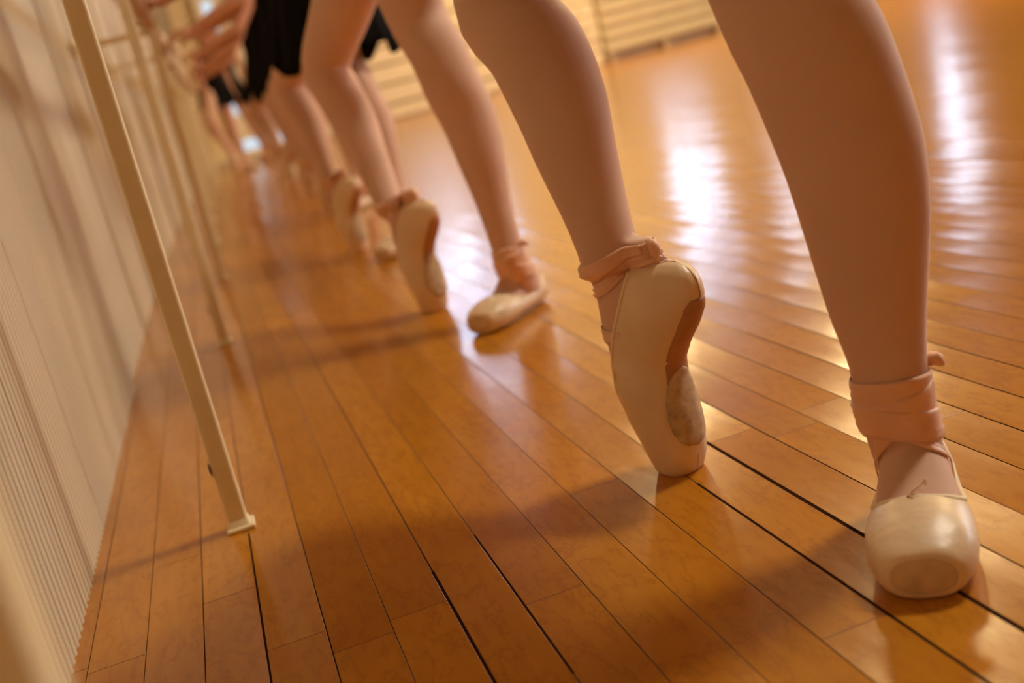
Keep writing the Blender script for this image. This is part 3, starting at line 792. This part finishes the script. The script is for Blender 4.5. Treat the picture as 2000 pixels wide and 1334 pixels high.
def build_dancer(cfg):
    root = empty('dancer', cfg['base'])
    off = Vector(cfg['base'])
    W_ = lambda p: Vector(p) - off          # world -> local
    P = W_(cfg['toe']); d = Vector(cfg['d']).normalized(); T = W_(cfg['flat_toe']); e = Vector(cfg['e']).normalized()
    H = T - e * .231
    side_e = UP.cross(e).normalized()
    hipR = W_(cfg['hipR']); hipL = W_(cfg['hipL'])
    pel = (hipR + hipL) / 2
    faceF = Vector((-1, 0, 0))
    def pointed(bm, grow):
        st = []
        hip = hipR
        st.append((hip + Vector((0, 0, .03)), .078, .080, .085))
        kn = W_(cfg['bent'][0][0])
        st.append((hip.lerp(kn, .33), .076, .078, .078)); st.append((hip.lerp(kn, .68), .066, .068, .064))
        for c, hs, fd, bd in cfg['bent']: st.append((W_(c), hs, fd, bd))
        leg_rings(bm, st, (Vector(cfg['kneedir']), Vector(cfg['kneedir'])), grow, 4)
        # foot
        rings = []
        side = UP.cross(d).normalized()
        anc = W_(cfg['bent'][-1][0])
        N = 26
        for i in range(N + 1):
            z = .238 - (.238 - .004) * i / N
            bs, fs, hw = interp(PT, z)
            if z > .125:       # without the heel: that is its own lobe
                q = (z - .125) / (.238 - .125); bs2 = bs * (1 - q) + (-.030) * q; bs2 = max(bs2, bs)
                bs2 = max(bs2, -.040)
                hw = min(hw + .001, .031) if z < .2 else .030
            else: bs2 = bs
            c = P + UP * z + d * (bs2 + fs) / 2
            rings.append(ell(c, d, side, (fs - bs2) / 2 - .001 + grow, hw - .001 + grow, n=28, e=2.2))
        loft(bm, rings)
        rings = []            # heel lobe
        for z, s0, s1, hw in ((.150, -.040, .01, .020), (.162, -.052, .01, .0265), (.18, -.067, .01, .0280), (.198, -.078, .01, .0280), (.214, -.0825, .01, .0260), (.228, -.078, .01, .022), (.238, -.062, .005, .017), (.255, -.040, .01, .016), (.275, -.030, .01, .016)):
            rings.append(ell(P + UP * z + d * (s0 + s1) / 2, d, side, (s1 - s0) / 2 - .001 + grow, hw - .001 + grow, n=24))
        loft(bm, rings)
    def standing(bm, grow):
        st = []
        hip = hipL; kn = W_(cfg['straight'][0][0])
        st.append((hip + Vector((0, 0, .03)), .078, .080, .085))
        st.append((hip.lerp(kn, .33), .076, .078, .078)); st.append((hip.lerp(kn, .68), .068, .068, .066))
        for c, hs, fd, bd in cfg['straight']: st.append((W_(c), hs, fd, bd))
        anc = W_(cfg['straight'][-1][0])
        st.append((anc.lerp(H + e * .048, .55) * 1.0 + Vector((0, 0, 0)), .031, .034, .040))
        st.append((H + e * .042 + UP * .022, .025, .030, .034))
        leg_rings(bm, st, (e, e), grow, 4)
        rings = []
        for u, b, t_, hw in ((.006, .010, .045, .014), (.02, .005, .070, .0235), (.045, .003, .092, .0280), (.07, .003, .097, .0305), (.09, .004, .089, .0325), (.11, .004, .078, .0350), (.13, .004, .066, .0375), (.15, .004, .056, .0390), (.17, .004, .049, .0395), (.19, .004, .046, .039), (.21, .005, .041, .035), (.222, .008, .035, .027)):
            rings.append(ell(H + e * u + UP * (b + t_) / 2, UP, side_e, (t_ - b) / 2 - .0005 + grow, (hw - .001 + grow), n=28, e=2.15))
        loft(bm, rings)
    def pelvis(bm, grow, top=.20):
        fr = faceF; sd = UP.cross(fr)
        tabs = [(-.085, .11, .085, .10), (-.05, .145, .10, .125), (.0, .160, .105, .125), (.05, .150, .100, .110), (.11, .128, .090, .090), (top, .112, .082, .080)]
        loft(bm, [ell(pel + UP * z, fr, sd, f_ + grow, hw + grow, b_ + grow, n=32, e=2.2) for z, hw, f_, b_ in tabs])
    neck = W_(cfg['neck']); sd = UP.cross(faceF)
    waist = pel + UP * .17
    def torso_rings(grow, z0=0, z1=1):
        tabs = [(0, .112, .080, .078), (.2, .112, .082, .076), (.45, .126, .090, .080), (.62, .134, .098, .084), (.8, .140, .085, .082), (.92, .128, .062, .070), (1.0, .07, .045, .05)]
        top = neck - UP * .05
        return [ell(waist.lerp(top, q), faceF, sd, f_ + grow, hw + grow, b_ + grow, n=32, e=2.3) for q, hw, f_, b_ in tabs if z0 <= q <= z1]
    bt = bmesh.new(); pointed(bt, 0); standing(bt, 0); pelvis(bt, 0, .12)
    tights = voxel('tights', bt, M_tights, cfg.get('vox', .004), cfg.get('sm', 6), root)
    bvh = BVHTree.FromPolygons([v.co.copy() for v in tights.data.vertices], [tuple(p.vertices) for p in tights.data.polygons])
    # body: one continuous figure from feet to crown
    bb = bmesh.new(); g = -.0035
    pointed(bb, g); standing(bb, g); pelvis(bb, g)
    loft(bb, torso_rings(0))
    head = W_(cfg['head']); hf = Vector(cfg.get('look', (-1, 0, -.05))).normalized(); hs_ = UP.cross(hf).normalized(); hu = hf.cross(hs_).normalized()
    tube(bb, [neck - UP * .07, neck, head - UP * .03 - hf * .01], [.052, .043, .043], 18, 4)
    tabs = [(-.112, .018, .022, .030, .050), (-.10, .034, .030, .048, .040), (-.075, .052, .062, .058, .015), (-.04, .062, .078, .074, .0), (0, .068, .082, .086, 0), (.035, .070, .080, .092, 0), (.07, .062, .066, .084, 0), (.095, .042, .045, .058, 0), (.108, .018, .02, .025, 0)]
    loft(bb, [ell(head + hu * z + hf * sh, hf, hs_, f_, w, b_, n=28, e=2.1) for z, w, f_, b_, sh in tabs])
    tube(bb, [head + hf * .076 + hu * .012, head + hf * .090 - hu * .012, head + hf * .096 - hu * .026, head + hf * .082 - hu * .034], [.007, .009, .011, .008], 10, 3)
    for s in (-1, 1):
        tube(bb, [head + hs_ * s * .068 - hf * .004 + hu * .018, head + hs_ * s * .077 - hf * .012 + hu * .006, head + hs_ * s * .071 - hf * .002 - hu * .026], [.008, .011, .007], 10, 3)
    sh_z = neck.z - .062
    for s in ((-1, 1) if cfg.get('arms_down') else ()):
        shd = Vector((neck.x, neck.y + s * .135, sh_z)); el = shd + Vector((.03, s * .07, -.24)); wr = el + Vector((-.06, -s * .02, -.21))
        limb(bb, shd, el, wr, .040, .032, .019)
        rr_ = [ell(wr + Vector((-.004 * q, 0, -.022 * q)), Vector((1, 0, 0)), Vector((0, 1, 0)), w_, .012, n=14) for q, w_ in ((0, .018), (1, .026), (2.4, .030), (3.4, .028))]
        loft(bb, rr_)
        for k in range(4): tube(bb, [wr + Vector((-.020 + .013 * k, 0, -.070)), wr + Vector((-.024 + .013 * k, -s * .004, -.098)), wr + Vector((-.026 + .012 * k, -s * .014, -.128 + .006 * abs(k - 1)))], [.0075, .007, .006], 8, 3)
        tube(bb, [wr + Vector((-.022, 0, -.028)), wr + Vector((-.038, -s * .006, -.055)), wr + Vector((-.038, -s * .014, -.080))], [.010, .009, .007], 8, 3)
    for s, yo in (() if cfg.get('arms_down') else ((-1, cfg['handL']), (1, cfg['handR']))):
        shd = Vector((neck.x, neck.y + s * .135, sh_z))
        g_c = W_((rail_x(yo[1]), yo[1], RZ)) ; wr = g_c + Vector((.075, 0, .028 + 0.0)) + Vector((0, s * .006, 0))
        el = shd.lerp(wr, .5) + Vector((.02, s * .06, -.10))
        limb(bb, shd, el, wr, .040, .032, .019)
        hand(bb, wr, Vector((-1, 0, -.1)), g_c, Vector((0, 1 * (1 if s < 0 else -1), 0)))
    body = voxel('body', bb, M_skin, cfg.get('bvox', .0045), 2, root)
    # face
    for s in (-1, 1):
        bm = bmesh.new(); c = head + hf * .0735 + hs_ * s * .029 + hu * .010
        loft(bm, [ell(c + hf * q, hu, hs_, .0065 * w, .012 * w, n=14) for q, w in ((-.004, 1), (.001, .95), (.0035, .6))])
        from_bm('eye', bm, M_eye, root)
    bm = bmesh.new(); loft(bm, [ell(head + hf * (.0775 + q) - hu * .056, hu, hs_, .0065 * w, .021 * w, n=16) for q, w in ((-.006, 1), (.001, .85), (.004, .45))]); from_bm('mouth', bm, M_lip, root)
    # hair with bun
    bm = bmesh.new(); n = 28; rws = []
    for z, w, f_, b_ in ((-.035, .066, .0, .080), (0, .072, .02, .091), (.035, .0745, .066, .0965), (.07, .066, .071, .088), (.097, .046, .050, .063), (.112, .018, .02, .025)):
        rws.append(ell(head + hu * z, hf, hs_, f_ + .001, w, b_, n=n, e=2.1))
    loft(bm, rws)
    bc = head - hf * .098 + hu * .062
    loft(bm, [ell(bc - hf * q, hu, hs_, r_, r_, n=20) for q, r_ in ((-.02, .018), (-.008, .032), (.008, .036), (.022, .028), (.031, .010))])
    for v in bm.verts: v.co += (v.co - head).normalized() * noise.noise(v.co * 70) * .003
    from_bm('hair', bm, M_hair, root)
    # leotard
    bm = bmesh.new()
    loft(bm, [ell(pel + UP * z, faceF, sd, f_ + .004, hw + .004, b_ + .004, n=32, e=2.2) for z, hw, f_, b_ in ((-.10, .05, .05, .06), (-.075, .115, .090, .105), (-.05, .147, .102, .127), (.0, .161, .106, .127), (.05, .151, .101, .112), (.11, .131, .095, .095), (.16, .122, .092, .090))] + torso_rings(.008, .1, .81), True, False)
    for s in (-1, 1):
        a = neck + Vector((-.075, s * .075, -.10)); b = neck + Vector((0, s * .078, -.028)); c = neck + Vector((.075, s * .075, -.12))
        tube(bm, [a, a.lerp(b, .5) + Vector((-.02, 0, .02)), b, b.lerp(c, .5) + Vector((.02, 0, .015)), c], [.013, .011, .010, .011, .013], 10, 3)
    from_bm('leotard', bm, M_black, root)
    # skirt: flared from the waist with soft folds, hem height from cfg
    bm = bmesh.new(); hem = cfg['hem']; rws = []; n = 96; zt = pel.z + .10
    for i in range(15):
        q = i / 14; z = zt + (hem - zt) * q
        row = []
        for j in range(n):
            th = 2 * PI * j / n; ct, st = math.cos(th), math.sin(th)
            fr = .100 + .085 * q ** .8 + .0; bk = .098 + .10 * q ** .8; sdw = .138 + .085 * q ** .9
            r_x = fr if ct > 0 else bk
            fold = 1 + .07 * q * math.sin(th * 9 + 1.3 + math.sin(th * 2)) + .03 * q * math.sin(th * 17)
            zz = z + (.020 * math.sin(th * 4 + .7) + .012 * math.sin(th * 9)) * q ** 3
            row.append(Vector((pel.x, pel.y, 0)) + faceF * ct * r_x * fold + sd * st * sdw * fold + UP * zz)
        rws.append(row)
    loft(bm, rws, False, False)
    thick(from_bm('skirt', bm, M_black, root), .0015)
    ank = W_(cfg['bent'][-1][0]); kn = W_(cfg['bent'][2][0])
    s1 = pointe_shoe_up(root, P, d, bvh, ank, kn, cfg.get('detail', True))
    ank2 = W_(cfg['straight'][-1][0]); kn2 = W_(cfg['straight'][-3][0])
    s2 = pointe_shoe_flat(root, T, e, bvh, ank2 - ax_off(ank2, kn2, .02), kn2, None, cfg.get('detail', True))
    return root

def copy_tree(o, parent=None):
    c = o.copy(); COL.objects.link(c)
    if parent: c.parent = parent
    for ch in list(o.children): copy_tree(ch, c)
    return c

A = dict(base=(.47, 1.0, 0), toe=(.420, 1.186, 0), d=(-.40, .915, 0), flat_toe=(.449, .760, 0), e=(-.56, -.83, 0), kneedir=(-.50, .87, .0),
         hipR=(.52, 1.18, .86), hipL=(.50, 1.02, .86), neck=(.46, 1.11, 1.31), head=(.43, 1.11, 1.43), handL=(0, .93), handR=(0, 1.27), hem=.70, vox=.0035, bvox=.0045,
         bent=[((.393, 1.36, .560), .058, .058, .054), ((.402, 1.32, .495), .058, .050, .064), ((.404, 1.29, .433), .054, .044, .064), ((.401, 1.26, .374), .046, .039, .055), ((.401, 1.235, .316), .037, .034, .044), ((.400, 1.215, .270), .032, .032, .038), ((.400, 1.208, .240), .030, .036, .032)],
         straight=[((.513, .92, .484), .062, .052, .056), ((.522, .91, .438), .0625, .050, .062), ((.530, .905, .391), .062, .048, .064), ((.535, .90, .345), .0605, .046, .064), ((.535, .897, .299), .0565, .043, .058), ((.532, .895, .253), .050, .040, .050), ((.529, .893, .206), .0425, .036, .042), ((.528, .890, .159), .0345, .033, .036), ((.528, .892, .118), .0325, .033, .038)])
da = setp(build_dancer(A), 'nearest person in pale pink tights, left foot flat, right foot raised on pointe', 'person', 'dancers lined up at the barre')

def rel(base, hem, **kw):
    c = dict(base=base, toe=(.402, 2.491, 0), d=(-.50, .87, 0), flat_toe=(.418, 2.125, 0), e=(-.76, -.65, 0), kneedir=(-.50, .87, 0),
             hipR=(.50, 2.46, .88), hipL=(.47, 2.32, .88), neck=(.44, 2.38, 1.33), head=(.42, 2.38, 1.45), handL=(0, 2.22), handR=(0, 2.56), hem=hem, vox=.005, bvox=.006, sm=5,
             bent=[((.345, 2.72, .575), .057, .060, .050), ((.347, 2.70, .512), .053, .050, .056), ((.361, 2.67, .435), .050, .044, .056), ((.366, 2.61, .350), .039, .035, .045), ((.370, 2.56, .280), .033, .033, .037), ((.374, 2.518, .236), .030, .036, .032)],
             straight=[((.489, 2.30, .60), .058, .056, .058), ((.501, 2.27, .537), .057, .052, .056), ((.509, 2.25, .463), .058, .050, .060), ((.521, 2.24, .399), .056, .046, .061), ((.522, 2.22, .318), .047, .041, .050), ((.522, 2.205, .226), .034, .034, .038), ((.523, 2.195, .144), .030, .031, .034), ((.524, 2.193, .110), .030, .033, .038)])
    c.update(kw); return c
db = setp(build_dancer(rel((.47, 2.35, 0), .80)), 'person in pale pink tights, second from the front at the barre, knee bent', 'person', 'dancers lined up at the barre')
dc = setp(build_dancer(rel((.47, 2.35, 0), .615, detail=False)), 'person in black skirt and pink tights, third from the front at the barre', 'person', 'dancers lined up at the barre')
dc.location = (.49, 3.66, 0)
row = [(.60, 5.35, .02, 'person in black skirt and pink tights, fourth from the front at the barre'),
       (.66, 6.9, -.03, 'person in black skirt and pink tights, fifth along the barre, heavily blurred'),
       (.69, 8.4, .04, 'person in black skirt and pink tights, sixth along the barre, heavily blurred'),
       (.71, 9.9, 0, 'person in black skirt and pink tights, seventh along the barre, a thin blurred strip')]
for x, y, rz, lab in row:
    c = copy_tree(dc); c.location = (x, y, 0); c.rotation_euler = (0, 0, rz); c['label'] = lab
dd = setp(build_dancer(rel((.47, 2.35, 0), .70, detail=False, arms_down=True)), 'small distant person in black skirt, standing left of the bright glass door', 'person', 'people at the far end')
dd.location = (.42, 12.4, 0); dd.rotation_euler = (0, 0, 2.4)
c = copy_tree(dd); c.location = (.62, 13.6, 0); c.rotation_euler = (0, 0, 1.5); c['label'] = 'small distant person with pale legs just in front of the bright glass door'
